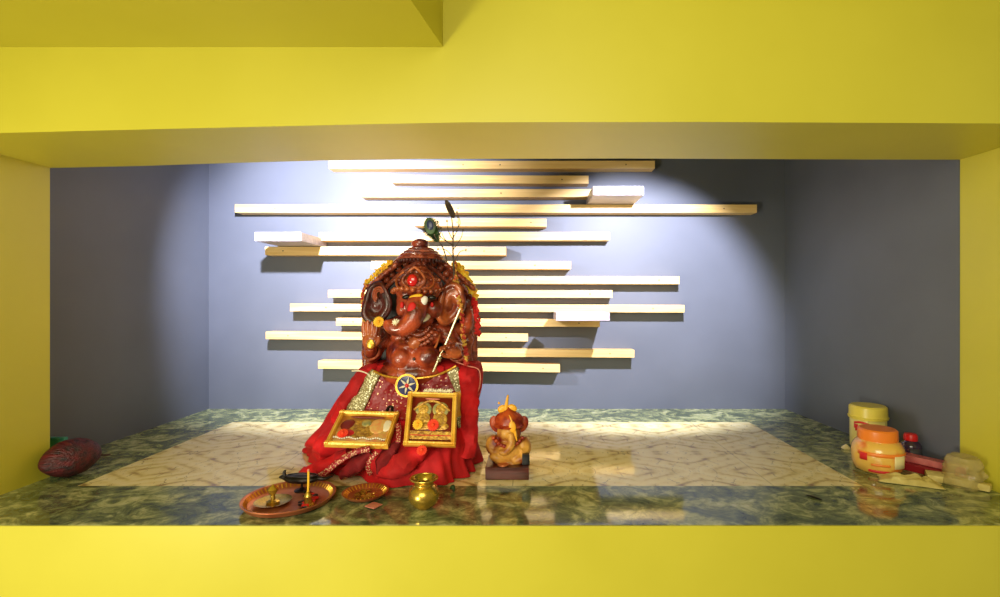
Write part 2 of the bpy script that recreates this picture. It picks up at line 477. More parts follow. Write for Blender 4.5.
# ------------------------------------------------------------------ elephant-headed statue
ST = thing('deity_statue', 'large red-brown carved elephant-headed deity statue seated under a canopy, dressed in red cloth', 'statue', (-.335, 1.31, 0))
bm = nb()
ell(bm, P(413, 354, 1.32), (.070, .062, .066))
ell(bm, P(411, 362, 1.295), (.056, .045, .04))
ell(bm, P(414, 331, 1.335), (.078, .045, .05))
ell(bm, P(401, 337, 1.298), (.028, .022, .02)); ell(bm, P(430, 337, 1.298), (.034, .026, .023))
ell(bm, P(402, 358, 1.272), (.030, .03, .030)); ell(bm, P(427, 357, 1.272), (.034, .03, .032)); ell(bm, P(414, 346, 1.285), (.05, .03, .014))
ell(bm, P(386, 330, 1.335), .026); ell(bm, P(442, 331, 1.33), .031)
ell(bm, P(413, 372, 1.32), (.1, .075, .04))
# viewer's right arm
tube(bm, [P(442, 330, 1.33), P(452, 342, 1.315), P(458, 352, 1.30)], [.028, .024, .02], 14)
tube(bm, [P(458, 353, 1.30), P(457, 352, 1.265), P(453, 352, 1.24)], [.02, .018, .014], 14)
# viewer's left arm, raised palm
tube(bm, [P(387, 331, 1.335), P(378, 346, 1.33), P(373, 356, 1.315)], [.025, .022, .019], 14)
tube(bm, [P(373, 357, 1.315), P(371, 352, 1.29), P(370, 346, 1.27)], [.019, .017, .015], 14)
# rear arms
tube(bm, [P(388, 327, 1.35), P(374, 330, 1.37), P(370, 318, 1.36), P(373, 308, 1.345)], [.022, .018, .016, .013], 12)
tube(bm, [P(443, 326, 1.35), P(464, 330, 1.37), P(468, 318, 1.36), P(466, 306, 1.345)], [.022, .018, .016, .013], 12)
# head
ell(bm, P(418, 302, 1.30), (.055, .058, .058))
ell(bm, P(407, 290, 1.275), (.03, .03, .028)); ell(bm, P(429, 290, 1.275), (.03, .03, .028))
ell(bm, P(404, 309, 1.27), (.02, .022, .022)); ell(bm, P(434, 309, 1.27), (.022, .022, .024))
ell(bm, P(418, 318, 1.29), (.042, .04, .03))
tube(bm, [P(418, 296, 1.262), P(417, 305, 1.238), P(415, 315, 1.225), P(408, 325, 1.218), P(398, 329, 1.216), P(390, 326, 1.216), P(388, 320, 1.218)],
     [.024, .027, .026, .023, .019, .016, .011], 18)
part('body', blob(bm, .0032, 3), M['terra'], ST)
# ears
def ear(cx, cy, D, rx, rz, tilt, yaw, side):
    bm = nb()
    n, mm = 28, 10
    R = RY(tilt) @ RZ(yaw)
    c = P(cx, cy, D)
    rows = []
    for i in range(mm+1):
        t = i/mm; row = []
        for k in range(n+1):
            a = 2*PI*k/n
            sx = math.cos(a)*rx*(1+.12*math.cos(3*a)); sz = math.sin(a)*rz
            y = -.018*(t**2)*(.6+.4*math.sin(a*2)) + .010*math.sin(t*7+a)*t*(1-t)*2 - (.006 if t > .9 else 0)
            row.append(c + R @ Vector((sx*t, y, sz*t)))
        rows.append(row)
    quadmesh(bm, rows)
    bmesh.ops.remove_doubles(bm, verts=bm.verts[:], dist=.0004)
    return bm
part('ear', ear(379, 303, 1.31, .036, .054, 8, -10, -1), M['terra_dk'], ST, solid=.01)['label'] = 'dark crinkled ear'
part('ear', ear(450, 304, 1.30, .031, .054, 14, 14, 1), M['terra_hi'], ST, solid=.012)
for (cx, cy, D) in ((379, 303, 1.288),):
    bm = nb()
    for k in range(3):
        pts = [P(cx+math.cos(a/10*PI*1.2+.4)*(6-1.6*k), cy-8-math.sin(a/10*PI*1.2+.4)*(8-2*k), D) for a in range(11)]
        tube(bm, pts, .0022, 6, 0)
    part('ear_scroll', bm, M['carved'], ST)
# hands with fingers
def hand(palm, R, curl, scale=1.0, thumb=1):
    bm = nb()
    s = scale
    ell(bm, palm, (.017*s, .009*s, .019*s), R)
    for k, ln in enumerate((.024, .028, .026, .02)):
        x = (-.0135+.009*k)*s
        p0 = palm + R @ Vector((x*.8, 0, .008*s))
        p1 = palm + R @ Vector((x, -.002*s, (.018)*s))
        p2 = palm + R @ Vector((x*1.08, -(.002+curl*.012)*s, (.018+ln*.55*(1-curl*.4))*s))
        p3 = palm + R @ Vector((x*1.1, -(.002+curl*.024)*s, (.018+ln*(1-curl*.75))*s))
        tube(bm, [p0, p1, p2, p3], [.0052*s, .005*s, .0046*s, .0034*s], 8, 3)
    tube(bm, [palm+R @ Vector((.012*thumb*s, 0, -.008*s)), palm+R @ Vector((.02*thumb*s, -.005*s, .001*s)), palm+R @ Vector((.0215*thumb*s, -.010*s, .012*s))], [.006*s, .0052*s, .004*s], 8, 3)
    return blob(bm, .0016, 2)
part('hand', hand(P(370, 341, 1.255), RX(-6), .05, 1.15, 1), M['terra_hi'], ST)
part('hand', hand(P(454, 352, 1.225), RX(35) @ RY(-20), .8, 1.15, -1), M['terra_hi'], ST)
part('hand', hand(P(373, 306, 1.345), RX(5), .6, .9, 1), M['terra'], ST)
part('hand', hand(P(466, 304, 1.345), RX(5), .6, .9, -1), M['terra'], ST)
# palm mark
bm = nb()
ell(bm, P(370.5, 344, 1.243), (.010, .0022, .012), seg=16)
pm = part('palm_mark', bm, M['gold'], ST)
# bracelets, arm bands
bm = nb()
def ring(bm, c, r, t, R, seg=24, n=8):
    pts = [c+R @ Vector((r*math.cos(2*PI*k/seg), r*math.sin(2*PI*k/seg), 0)) for k in range(seg+1)]
    tube(bm, pts, t, n, 0)
ring(bm, P(371, 352, 1.29), .021, .0035, RX(60)); part('bracelet', bm, M['carved'], ST)
bm = nb(); ring(bm, P(457, 352, 1.262), .022, .0035, RX(88)); part('bracelet', bm, M['carved'], ST)
bm = nb(); ring(bm, P(450, 339, 1.318), .028, .0035, RY(30)); ring(bm, P(449, 337, 1.318), .028, .0025, RY(30)); part('arm_band', bm, M['carved'], ST)
bm = nb(); ring(bm, P(381, 341, 1.33), .025, .0035, RY(-30)); part('arm_band', bm, M['carved'], ST)
# crown
bm = nb()
cc = P(419, 292, 1.296)
lathe(bm, cc, [(.050, -.008), (.062, -.004), (.066, .002), (.064, .008), (.058, .010), (.060, .018), (.058, .026), (.052, .029), (.050, .036), (.044, .043), (.036, .046), (.036, .051), (.029, .057), (.021, .060), (.020, .064), (.013, .069), (.008, .071), (.008, .076), (.005, .080), (.001, .082)], 48, RX(-4), 12, .03)
cr = part('crown', bm, M['carved'], ST)
bm = nb()
for k in range(15):
    a = PI+PI*k/14
    ell(bm, cc+Vector((.066*math.cos(a), .066*math.sin(a), .004+.004*math.cos(3*a))), .0062, seg=10, rings=6)
for k in range(11):
    a = PI*1.1+PI*.8*k/10
    ell(bm, cc+Vector((.058*math.cos(a), .058*math.sin(a), .030)), .0048, seg=10, rings=6)
part('crown_beads', bm, M['terra_hi'], cr)
bm = nb(); ell(bm, cc+Vector((-.003, -.060, .028)), (.013, .007, .015), seg=16); part('crown_gem', bm, M['gem'], cr)['label'] = 'red gem on the crown'
bm = nb()
for s in (-1, 1):
    tube(bm, [cc+Vector((s*.012, -.062, .006)), cc+Vector((s*.028, -.058, .026)), cc+Vector((s*.018, -.052, .046)), cc+Vector((0, -.046, .062))], .0035, 8)
    tube(bm, [cc+Vector((s*.03, -.058, .004)), cc+Vector((s*.046, -.046, .018)), cc+Vector((s*.044, -.04, .036)), cc+Vector((s*.03, -.036, .05))], .003, 8)
part('crown_scroll', bm, M['terra_hi'], cr)
# face paint: eyes, tilak
for s, ex, ey in ((-1, 406.5, 297), (1, 432, 297.5)):
    bm = nb(); ell(bm, P(ex, ey, 1.238), (.0115, .008, .0058), RY(s*10), 16); e_ = part('eye', bm, M['black'], ST)
    bm = nb(); tube(bm, [P(ex-4, ey-4, 1.245), P(ex, ey-6.5, 1.242), P(ex+4, ey-4.2, 1.245)], .0016, 6); part('eyebrow', bm, M['terra_dk'], ST)
bm = nb(); ell(bm, P(416, 296.5, 1.229), (.017, .008, .006), RY(-12)); part('tilak', bm, M['ypaste'], ST)['label'] = 'yellow paste mark between the eyes'
bm = nb(); ell(bm, P(424, 301, 1.224), (.009, .008, .013), RY(25)); part('tilak', bm, M['white'], ST)['label'] = 'white paste mark on the trunk root'
bm = nb(); ell(bm, P(412, 309, 1.209), (.011, .007, .017), RY(10)); part('tilak', bm, M['rpaste'], ST)['label'] = 'red paste mark down the trunk'
for k, (x, y, r) in enumerate(((402, 305, .008), (432, 305, .007))):
    bm = nb(); ell(bm, P(x, y, 1.247), (r*.6, .004, r)); part('cheek_mark', bm, M['rpaste'], ST)
bm = nb(); tube(bm, [P(428, 316, 1.262), P(426, 319, 1.24), P(423, 321, 1.225)], [.008, .006, .003], 10); part('tusk', bm, M['pearl'], ST)
# necklace on the chest
bm = nb()
for j, (w, d) in enumerate(((24, 20), (19, 15), (13, 10))):
    for k in range(15):
        t = -1+2*k/14
        x = 418+t*w; y = 325+d*(1-t*t)
        D = 1.30-.045*(1-t*t)**.5-.004*j+(.012 if abs(t) > .85 else 0)
        ell(bm, P(x, y, D), (.0062, .005, .0055), seg=8, rings=6)
nk = part('necklace', bm, M['carved'], ST)
bm = nb()
lathe(bm, P(414, 343, 1.249), [(.001, -.004), (.013, -.003), (.015, 0), (.011, .003), (.001, .005)], 24, RX(90), 8, .1)
part('pendant', bm, M['terra_hi'], nk)
bm = nb(); tube(bm, [P(440, 334, 1.285), P(436, 346, 1.27), P(430, 352, 1.262)], .003, 8); part('sacred_thread', bm, M['terra_hi'], ST)
bm = nb(); ell(bm, P(414, 359, 1.250), (.004, .002, .004), seg=12); part('navel', bm, M['terra_dk'], ST)
# back arch with a rim
ol = [(367, 380), (367, 345), (367, 318), (368, 302), (372, 290), (380, 280), (391, 269), (405, 258), (420, 251), (436, 258), (449, 269), (460, 280), (468, 292), (473, 312), (474, 345), (474, 380)]
op = [P(x, y, 1.39) for x, y in ol]
op = catmull(op, 4)
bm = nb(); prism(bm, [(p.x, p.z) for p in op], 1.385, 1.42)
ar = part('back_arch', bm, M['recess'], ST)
bm = nb(); tube(bm, [Vector((p.x*1.0, 1.383, p.z)) for p in op], .011, 10, 0)
inner = [Vector((-.303+(p.x+.303)*.86, 1.38, .10+(p.z-.10)*.93)) for p in op]
tube(bm, inner, .006, 8, 0)
for k in range(4, len(op)-4, 2):
    ell(bm, (op[k]+inner[k])/2+Vector((0, -.006, 0)), .0105, seg=10, rings=7)
part('arch_rim', bm, M['carved'], ar)
# stepped canopy
cp = P(421, 259, 1.335)
bm = nb()
lathe(bm, cp, [(.02, .004), (.052, -.003), (.060, -.005), (.0625, 0), (.060, .004), (.055, .005), (.056, .009), (.052, .012), (.045, .013), (.046, .018), (.041, .021), (.034, .022), (.035, .026), (.029, .029), (.020, .030), (.015, .032)], 56, RX(-3), 24, .018)
ca = part('canopy', bm, M['carved'], ST)
bm = nb(); lathe(bm, cp+Vector((-.002, 0, .029)), [(.012, 0), (.020, .003), (.0235, .010), (.022, .017), (.015, .022), (.009, .0245), (.001, .026)], 28); part('finial', bm, M['terra'], ca)
bm = nb()
for k in range(20):
    a = PI*1.0+PI*k/19
    p = cp+Vector((.06*math.cos(a), .06*math.sin(a), -.004))
    tube(bm, [p, p+Vector((0, 0, -.004)), p+Vector((0, 0, -.008))], [.004, .0035, .0015], 7, 2)
part('canopy_fringe', bm, M['terra_dk'], ca)
for s_ in (-1, 1):
    bm = nb()
    for k in range(9):
        t = k/8
        p = P(421+s_*(17+34*t), 259+25*t+3*t*t, 1.352)
        ell(bm, p, (.013, .012, .008), RY(s_*40), 12, 8)
    part('arch_scroll', bm, M['carved'], ar)
# side posts and throne mass behind the cloth
for s, x in ((-1, 371), (1, 468)):
    bm = nb()
    c = P(x, 372, 1.365); c.z = .2
    lathe(bm, c, [(.016, 0), (.018, .01), (.013, .02), (.012, .05), (.016, .058), (.012, .068), (.011, .10), (.015, .108), (.017, .12), (.008, .135), (.001, .14)], 20)
    part('throne_post', bm, M['carved'], ST)
bm = nb(); box(bm, (-.31, 1.38, .1), (.25, .14, .2), bev=.01); part('throne_seat', bm, M['terra_dk'], ST)

# -------------- robe: rings stacked from the floor up
rings_ = [  # z, xl, xr, front, back
 (.002, -.630, -.136, 1.138, 1.46), (.012, -.628, -.136, 1.136, 1.46), (.03, -.608, -.138, 1.135, 1.46), (.055, -.580, -.140, 1.140, 1.46),
 (.075, -.562, -.140, 1.150, 1.46), (.088, -.552, -.140, 1.170, 1.46), (.105, -.540, -.140, 1.200, 1.46), (.122, -.530, -.140, 1.235, 1.46),
 (.14, -.522, -.140, 1.256, 1.45), (.17, -.506, -.139, 1.266, 1.45), (.205, -.484, -.138, 1.27, 1.45), (.235, -.460, -.138, 1.272, 1.45),
 (.252, -.438, -.138, 1.276, 1.44), (.262, -.418, -.146, 1.285, 1.43), (.264, -.39, -.17, 1.30, 1.41)]
def ring_pt(r, a, ex=.62):
    z, xl, xr, yf, yb = r
    cx = -.33; cy = (yf+yb)/2 if z < .1 else (yf+yb)/2
    c, s = math.cos(a), math.sin(a)
    rx = (xr-cx) if c > 0 else (cx-xl)
    ry = (yb-cy) if s > 0 else (cy-yf)
    sc = lambda v: math.copysign(abs(v)**ex, v)
    return Vector((cx+rx*sc(c), cy+ry*sc(s), z))
def lerp_ring(z):
    for i in range(len(rings_)-1):
        if rings_[i][0] <= z <= rings_[i+1][0]:
            t = (z-rings_[i][0])/(rings_[i+1][0]-rings_[i][0])
            return tuple(rings_[i][k]*(1-t)+rings_[i+1][k]*t for k in range(5))
    return rings_[-1]
def robe_pt(z, a, out=0, fold=1):
    p = ring_pt(lerp_ring(z), a)
    lw = max(0, min(1, (.10-z)/.06))
    t_ = max(0, -.36-p.x)
    lim = 1.138+.5*max(0, min(.05, -.31-p.x))+.50*min(t_, .12)+ (1.6*max(0, t_-.16)) + max(0, p.x+.20)*.9
    if p.y < lim: p.y += (lim-p.y)*lw
    c = Vector((-.33, 1.30, z)); d = (p-c); d.z = 0; d.normalize()
    low = max(0, 1-z/.13)
    w = math.sin(a*17+3*math.sin(a*3)+z*16)*.010*low + math.sin(a*31+z*40+1.3)*.0035*low
    mid_ = math.sin(a*9+z*26)*.005*(1-low)
    w += noise.noise(p*14)*.010+noise.noise(Vector((p.x*30, p.y*30, p.z*9)))*.010
    return p+d*(out+fold*(w+mid_-.004))
bm = nb()
rows = []
zs = [.002+.262*(i/46)**1.0 for i in range(47)]
for z in zs: rows.append([robe_pt(z, 2*PI*k/260) for k in range(260)])
vs = [[bm.verts.new(p) for p in r] for r in rows]
for i in range(len(vs)-1):
    for k in range(260): bm.faces.new((vs[i][k], vs[i][(k+1) % 260], vs[i+1][(k+1) % 260], vs[i+1][k]))
bm.faces.new(vs[-1])
rb = part('robe', bm, M['red'], ST)

def robe_hit(x, z):
    """front surface depth of the robe at x, z"""
    best = None
    for k in range(130):
        a = PI+PI*k/129
        p = robe_pt(z, a)
        if best is None or abs(p.x-x) < abs(best.x-x): best = p
    return best.y
def onrobe(px, py, lift=.004):
    """point on the robe's front seen at px,py"""
    lo = 1.10
    D = 1.10
    while D < 1.34:
        q = P(px, py, D)
        if q.z < .264 and q.z > .002 and D >= robe_hit(q.x, q.z): break
        if q.z >= .264 and D >= 1.285: break
        D += .004
    return P(px, py, D-lift)

# sequined skirt panel over the middle
def patch(corners_top, corners_bot, nu, nv, lift, wob=.002):
    bm = nb(); g = []
    for j in range(nv+1):
        t = j/nv; row = []
        for i in range(nu+1):
            s = i/nu
            def pl(pts, s):
                k = min(int(s*(len(pts)-1)), len(pts)-2); f = s*(len(pts)-1)-k
                return (pts[k][0]*(1-f)+pts[k+1][0]*f, pts[k][1]*(1-f)+pts[k+1][1]*f)
            a = pl(corners_top, s); b = pl(corners_bot, s)
            px, py = a[0]*(1-t)+b[0]*t, a[1]*(1-t)+b[1]*t
            p = onrobe(px, py, lift+wob*math.sin(i*1.7+j*.5))
            row.append(p)
        g.append(row)
    # soften depth steps
    for _ in range(3):
        for j in range(1, nv):
            for i in range(1, nu):
                y = (g[j-1][i].y+g[j+1][i].y+g[j][i-1].y+g[j][i+1].y)/4
                q = g[j][i]; D = min(y, q.y)
                px = q.x/q.y*F+530; py = 300-(q.z-H)/q.y*F
                g[j][i] = P(px, py, D)
    quadmesh(bm, g)
    return bm
part('skirt_panel', patch([(374, 371), (395, 375), (415, 377), (440, 373), (456, 368)], [(350, 414), (375, 416), (402, 420), (440, 430), (470, 426)], 30, 18, .009), M['seq'], rb, solid=.003)['label'] = 'maroon sequined skirt panel'
part('lace_strip', patch([(371, 369), (381, 373)], [(345, 411), (361, 416)], 5, 14, .016), M['lace'], rb, solid=.004)
part('lace_strip', patch([(446, 370), (458, 367)], [(459, 400), (469, 392)], 5, 12, .016), M['lace'], rb, solid=.004)
part('lace_strip', patch([(455, 415), (472, 408)], [(459, 428), (475, 419)], 5, 6, .014), M['lace'], rb, solid=.004)
part('gold_sash', patch([(456, 392), (460, 391)], [(456, 418), (468, 412)], 5, 8, .018), M['goldpaint'], rb, solid=.003)
# shoulder lumps of the red shawl
def lump(name, pts, rad, m, flat=.7, parent=rb):
    bm = nb(); tube(bm, pts, rad, 18, 7, flat)
    for v in bm.verts:
        v.co += Vector((noise.noise(v.co*45), noise.noise(v.co*45+Vector((9, 0, 0))), noise.noise(v.co*45+Vector((0, 7, 0)))))*.006
        v.co.y += .006*math.sin(v.co.x*110+v.co.z*70+3*noise.noise(v.co*16)) + .002*math.sin(v.co.x*300-v.co.z*120)
    return part(name, bm, m, parent)
lump('shawl_fold', [P(468, 366, 1.30), P(469, 376, 1.275), P(470, 395, 1.268), P(470, 415, 1.25), P(469, 436, 1.23), P(468, 458, 1.21)], [.020, .027, .023, .023, .023, .02], M['red'])
lump('shawl_fold', [P(376, 366, 1.30), P(364, 374, 1.285), P(352, 392, 1.28), P(341, 412, 1.275), P(332, 430, 1.27)], [.016, .025, .024, .024, .02], M['red'])
bm = nb(); tube(bm, [P(352, 371, 1.262), P(360, 371, 1.255), P(368, 374, 1.256), P(372, 379, 1.258)], .0016, 6); part('piping', bm, M['pearl'], rb)
bm = nb(); tube(bm, [P(456, 362, 1.27), P(468, 366, 1.262), P(479, 370, 1.265), P(480, 384, 1.265), P(477, 394, 1.262)], .0014, 6); part('piping', bm, M['pink'], rb)
# floor drapery in front
lump('drape_fold', [P(352, 452, 1.185), P(332, 463, 1.19), P(312, 470, 1.20), P(301, 474, 1.22)], [.026, .026, .022, .014], M['red'])
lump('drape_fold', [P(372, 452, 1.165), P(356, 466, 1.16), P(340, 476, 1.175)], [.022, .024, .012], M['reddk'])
lump('drape_fold', [P(428, 444, 1.17), P(414, 454, 1.15), P(400, 464, 1.145), P(382, 470, 1.168)], [.016, .032, .036, .022], M['red'])
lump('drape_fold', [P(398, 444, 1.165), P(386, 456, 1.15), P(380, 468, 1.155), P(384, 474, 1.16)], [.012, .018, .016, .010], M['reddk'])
# woven borders
def ribbon(pts, w, m, name, parent=rb, n=6):
    bm = nb(); C = catmull(pts, n); g = []
    for i, p in enumerate(C):
        d = (C[min(i+1, len(C)-1)]-C[max(i-1, 0)]).normalized()
        s = d.cross(Vector((0, -1, .35))).normalized()*w/2
        g.append([p-s, p, p+s])
    quadmesh(bm, g)
    return part(name, bm, m, parent, solid=.0015)
ribbon([P(370, 449, 1.128), P(355, 452, 1.128), P(338, 462, 1.13), P(324, 473, 1.14), P(314, 479, 1.16)], .013, M['trimred'], 'woven_border')
ribbon([P(377, 452, 1.125), P(370, 460, 1.125), P(368, 468, 1.13), P(371, 475, 1.14)], .010, M['trimred'], 'woven_border')
ribbon([P(398, 423, 1.2), P(399, 434, 1.17), P(398, 443, 1.155)], .012, M['trimred'], 'woven_border')
# waist string with pendants
bm = nb(); tube(bm, [P(374, 371, 1.262), P(385, 376, 1.25), P(400, 378, 1.243), P(416, 378.5, 1.243), P(434, 376, 1.25), P(447, 371, 1.262), P(456, 366, 1.27)], .0032, 8)
wb = part('waist_cord', bm, M['gold'], ST)
bm = nb(); lathe(bm, P(407, 385.5, 1.236), [(.001, -.003), (.026, -.003), (.0285, 0), (.0285, .004), (.001, .0045)], 40, RX(84))
bk = part('belt_buckle', bm, M['gold'], wb)
bm = nb(); lathe(bm, P(407, 385.5, 1.2335), [(.001, 0), (.0235, 0), (.0235, .0035), (.001, .0045)], 40, RX(84)); part('enamel_disc', bm, M['blue'], bk)['label'] = 'dark blue enamel disc with a six rayed star'
bm = nb()
c = P(407, 385.5, 1.2275)
for k in range(6):
    a = k*PI/3+.3
    d = Vector((math.cos(a), -.0, math.sin(a)))
    tube(bm, [c, c+d*.010, c+d*.0205], [.0014, .003, .0006], 6, 0)
part('star_ray', bm, M['pearl'], bk)
bm = nb(); ell(bm, c+Vector((0, -.001, 0)), (.0055, .003, .0055), seg=14); part('star_center', bm, M['gem'], bk)

# ------------------------------------------------------------------ staff, flowers, feathers, garlands
def flower(c, r, m, name, label, n=16, layers=3, R=None, group=None):
    bm = nb(); R = R or RX(70)
    for l in range(layers):
        rr = r*(1-.28*l)
        for k in range(n-3*l):
            a = 2*PI*k/(n-3*l)+l*.3
            d = Vector((math.cos(a), math.sin(a), .25+.35*l)).normalized()
            q = R @ (d*rr*.6)
            rot = d.to_track_quat('X', 'Z').to_matrix()
            ell(bm, c+q, (rr*.45, rr*.2, rr*.13), R @ rot, 8, 6)
    ell(bm, c+R @ Vector((0, 0, r*.3)), r*.35, seg=8, rings=6)
    o = obj(name, bm, m)
    tag(o, label, 'flower', group)
    return o
bm = nb(); tube(bm, [P(460, 309, 1.245), P(453, 326, 1.238), P(446, 343, 1.232), P(439, 358, 1.226), P(433, 372, 1.222)], .0030, 8, 4)
sf = thing('staff', 'thin pale metal staff slanting across the statue chest on the right', 'staff', P(433, 374, 1.222))
part('shaft', bm, M['steel'], sf)
bm = nb(); c = P(439, 359, 1.222); ell(bm, c, (.008, .004, .003), RY(-25), 12); ell(bm, c, (.004, .005, .008), RY(-25), 12); part('guard', bm, M['steel'], sf)

flower(P(379, 322, 1.245), .014, M['marigold'], 'marigold', 'orange-yellow marigold tucked by the statue raised hand', R=RX(75))
flower(P(396, 322.5, 1.207), .010, M['whitefl'], 'jasmine_flower', 'small white and yellow flower lying in the curl of the trunk', n=9, layers=2, R=RX(60))
# gold garland over the statue right shoulder
def garland(pts, r, m, label, name='garland', k=10, jit=.004, group=None):
    bm = nb(); C = catmull(pts, k)
    for p in C:
        for _ in range(3):
            q = p+Vector((random.uniform(-jit, jit), random.uniform(-jit, jit*.3), random.uniform(-jit, jit)))
            ell(bm, q, (r*random.uniform(.6, 1.1), r*.7, r*random.uniform(.6, 1.2)), RY(random.uniform(0, 180)), 7, 5)
    tag(obj(name, bm, m), label, 'garland', group)
garland([P(455, 262, 1.33), P(456, 280, 1.31), P(459, 298, 1.285), P(462, 316, 1.27), P(463, 334, 1.262), P(466, 352, 1.255), P(466, 364, 1.25)], .0042, M['gthread'], 'thin gold and red thread garland hanging from canopy down right side of statue')
garland([P(456, 265, 1.36), P(463, 272, 1.362), P(470, 284, 1.362), P(475, 296, 1.362)], .0075, M['marigold'], 'yellow marigold garland on the right shoulder of the back arch', jit=.007)
garland([P(366, 284, 1.362), P(374, 276, 1.362), P(384, 267, 1.362), P(391, 262, 1.36)], .0042, M['marigold'], 'yellow flower string on the left shoulder of the back arch', jit=.005)
garland([P(366, 285, 1.345), P(363, 298, 1.335), P(364, 312, 1.33), P(367, 326, 1.32)], .0040, M['gthread'], 'thin red and gold string hanging at the left edge of the statue')
garland([P(474, 300, 1.355), P(477, 316, 1.345), P(478, 334, 1.34)], .0048, M['rpaste'], 'red flower string hanging at the right edge of the back arch', jit=.006)
garland([P(410, 388, 1.205), P(424, 387.5, 1.204)], .001, M['whitefl'], 'x') if False else None

def feather_vane(bm, c, d, L, w, n=26, y=-.0):
    """barbs on both sides of a rachis"""
    d = d.normalized(); s = d.cross(Vector((0, 1, 0))).normalized()
    for i in range(n):
        t = i/(n-1)
        wid = w*math.sin(PI*min(1, .12+t*.86))**.7
        p = c+d*L*t
        for sg in (-1, 1):
            q = p+s*sg*wid+d*wid*.55+Vector((0, random.uniform(-.003, .003), 0))
            tube(bm, [p, (p+q)/2+d*wid*.06, q], [.0011, .0010, .0004], 4, 2)
pf = thing('peacock_feather', 'peacock feather with green eye spot standing above the statue canopy, left of the twig', 'feather', P(445, 262, 1.33))
bm = nb(); tube(bm, [P(447, 262, 1.325), P(443, 248, 1.32), P(436, 238, 1.315), P(429, 226, 1.31), P(427, 217, 1.31)], [.0018, .0016, .0013, .001, .0006], 6); part('quill', bm, M['featherdk'], pf)
bm = nb(); feather_vane(bm, P(438, 242, 1.316), P(427, 216, 1.31)-P(438, 242, 1.316), .066, .022, 34); part('vane', bm, M['feather'], pf)
bm = nb(); feather_vane(bm, P(436, 238, 1.318), P(417, 226, 1.31)-P(436, 238, 1.318), .04, .010, 16); part('vane', bm, M['featherdk'], pf)
bm = nb(); ell(bm, P(430, 226, 1.303), (.015, .002, .022), RY(-12)); ey = part('eye_spot', bm, M['feather'], pf)
bm = nb(); ell(bm, P(430, 225, 1.301), (.0085, .002, .013), RY(-12)); part('eye_center', bm, M['featherblue'], ey)
pf2 = thing('dark_feather', 'tall dark brown feather tip curving up beside the peacock eye feather', 'feather', P(453, 264, 1.32))
bm = nb(); tube(bm, [P(454, 300, 1.30), P(454, 275, 1.31), P(453, 252, 1.31), P(453, 232, 1.31), P(451, 215, 1.31), P(446, 201, 1.31)], [.0026, .0024, .002, .0016, .0012, .0006], 6); part('quill', bm, M['featherdk'], pf2)
bm = nb(); feather_vane(bm, P(454, 218, 1.31), P(445, 200, 1.31)-P(454, 218, 1.31), .05, .007, 40)
ell(bm, P(450, 209, 1.311), (.0085, .001, .026), RY(-26)); part('vane', bm, M['featherdk'], pf2)
bm = nb()
for (a_, b_, c_) in (((453, 240), (448, 230), (447, 221)), ((453, 238), (458, 228), (458, 217)), ((453, 246), (444, 238), (441, 228)), ((453, 250), (461, 238), (463, 230)), ((453, 232), (460, 224), (457, 212)), ((454, 258), (446, 250), (438, 249)), ((454, 262), (460, 252), (466, 250)), ((453, 245), (440, 236), (438, 222))):
    tube(bm, [P(*a_, 1.31), P(*b_, 1.30), P(*c_, 1.297)], [.0013, .001, .0006], 5)
    ell(bm, P(*c_, 1.297), (.0022, .0015, .0035), seg=7, rings=5)
part('twiglets', bm, M['featherdk'], pf2)

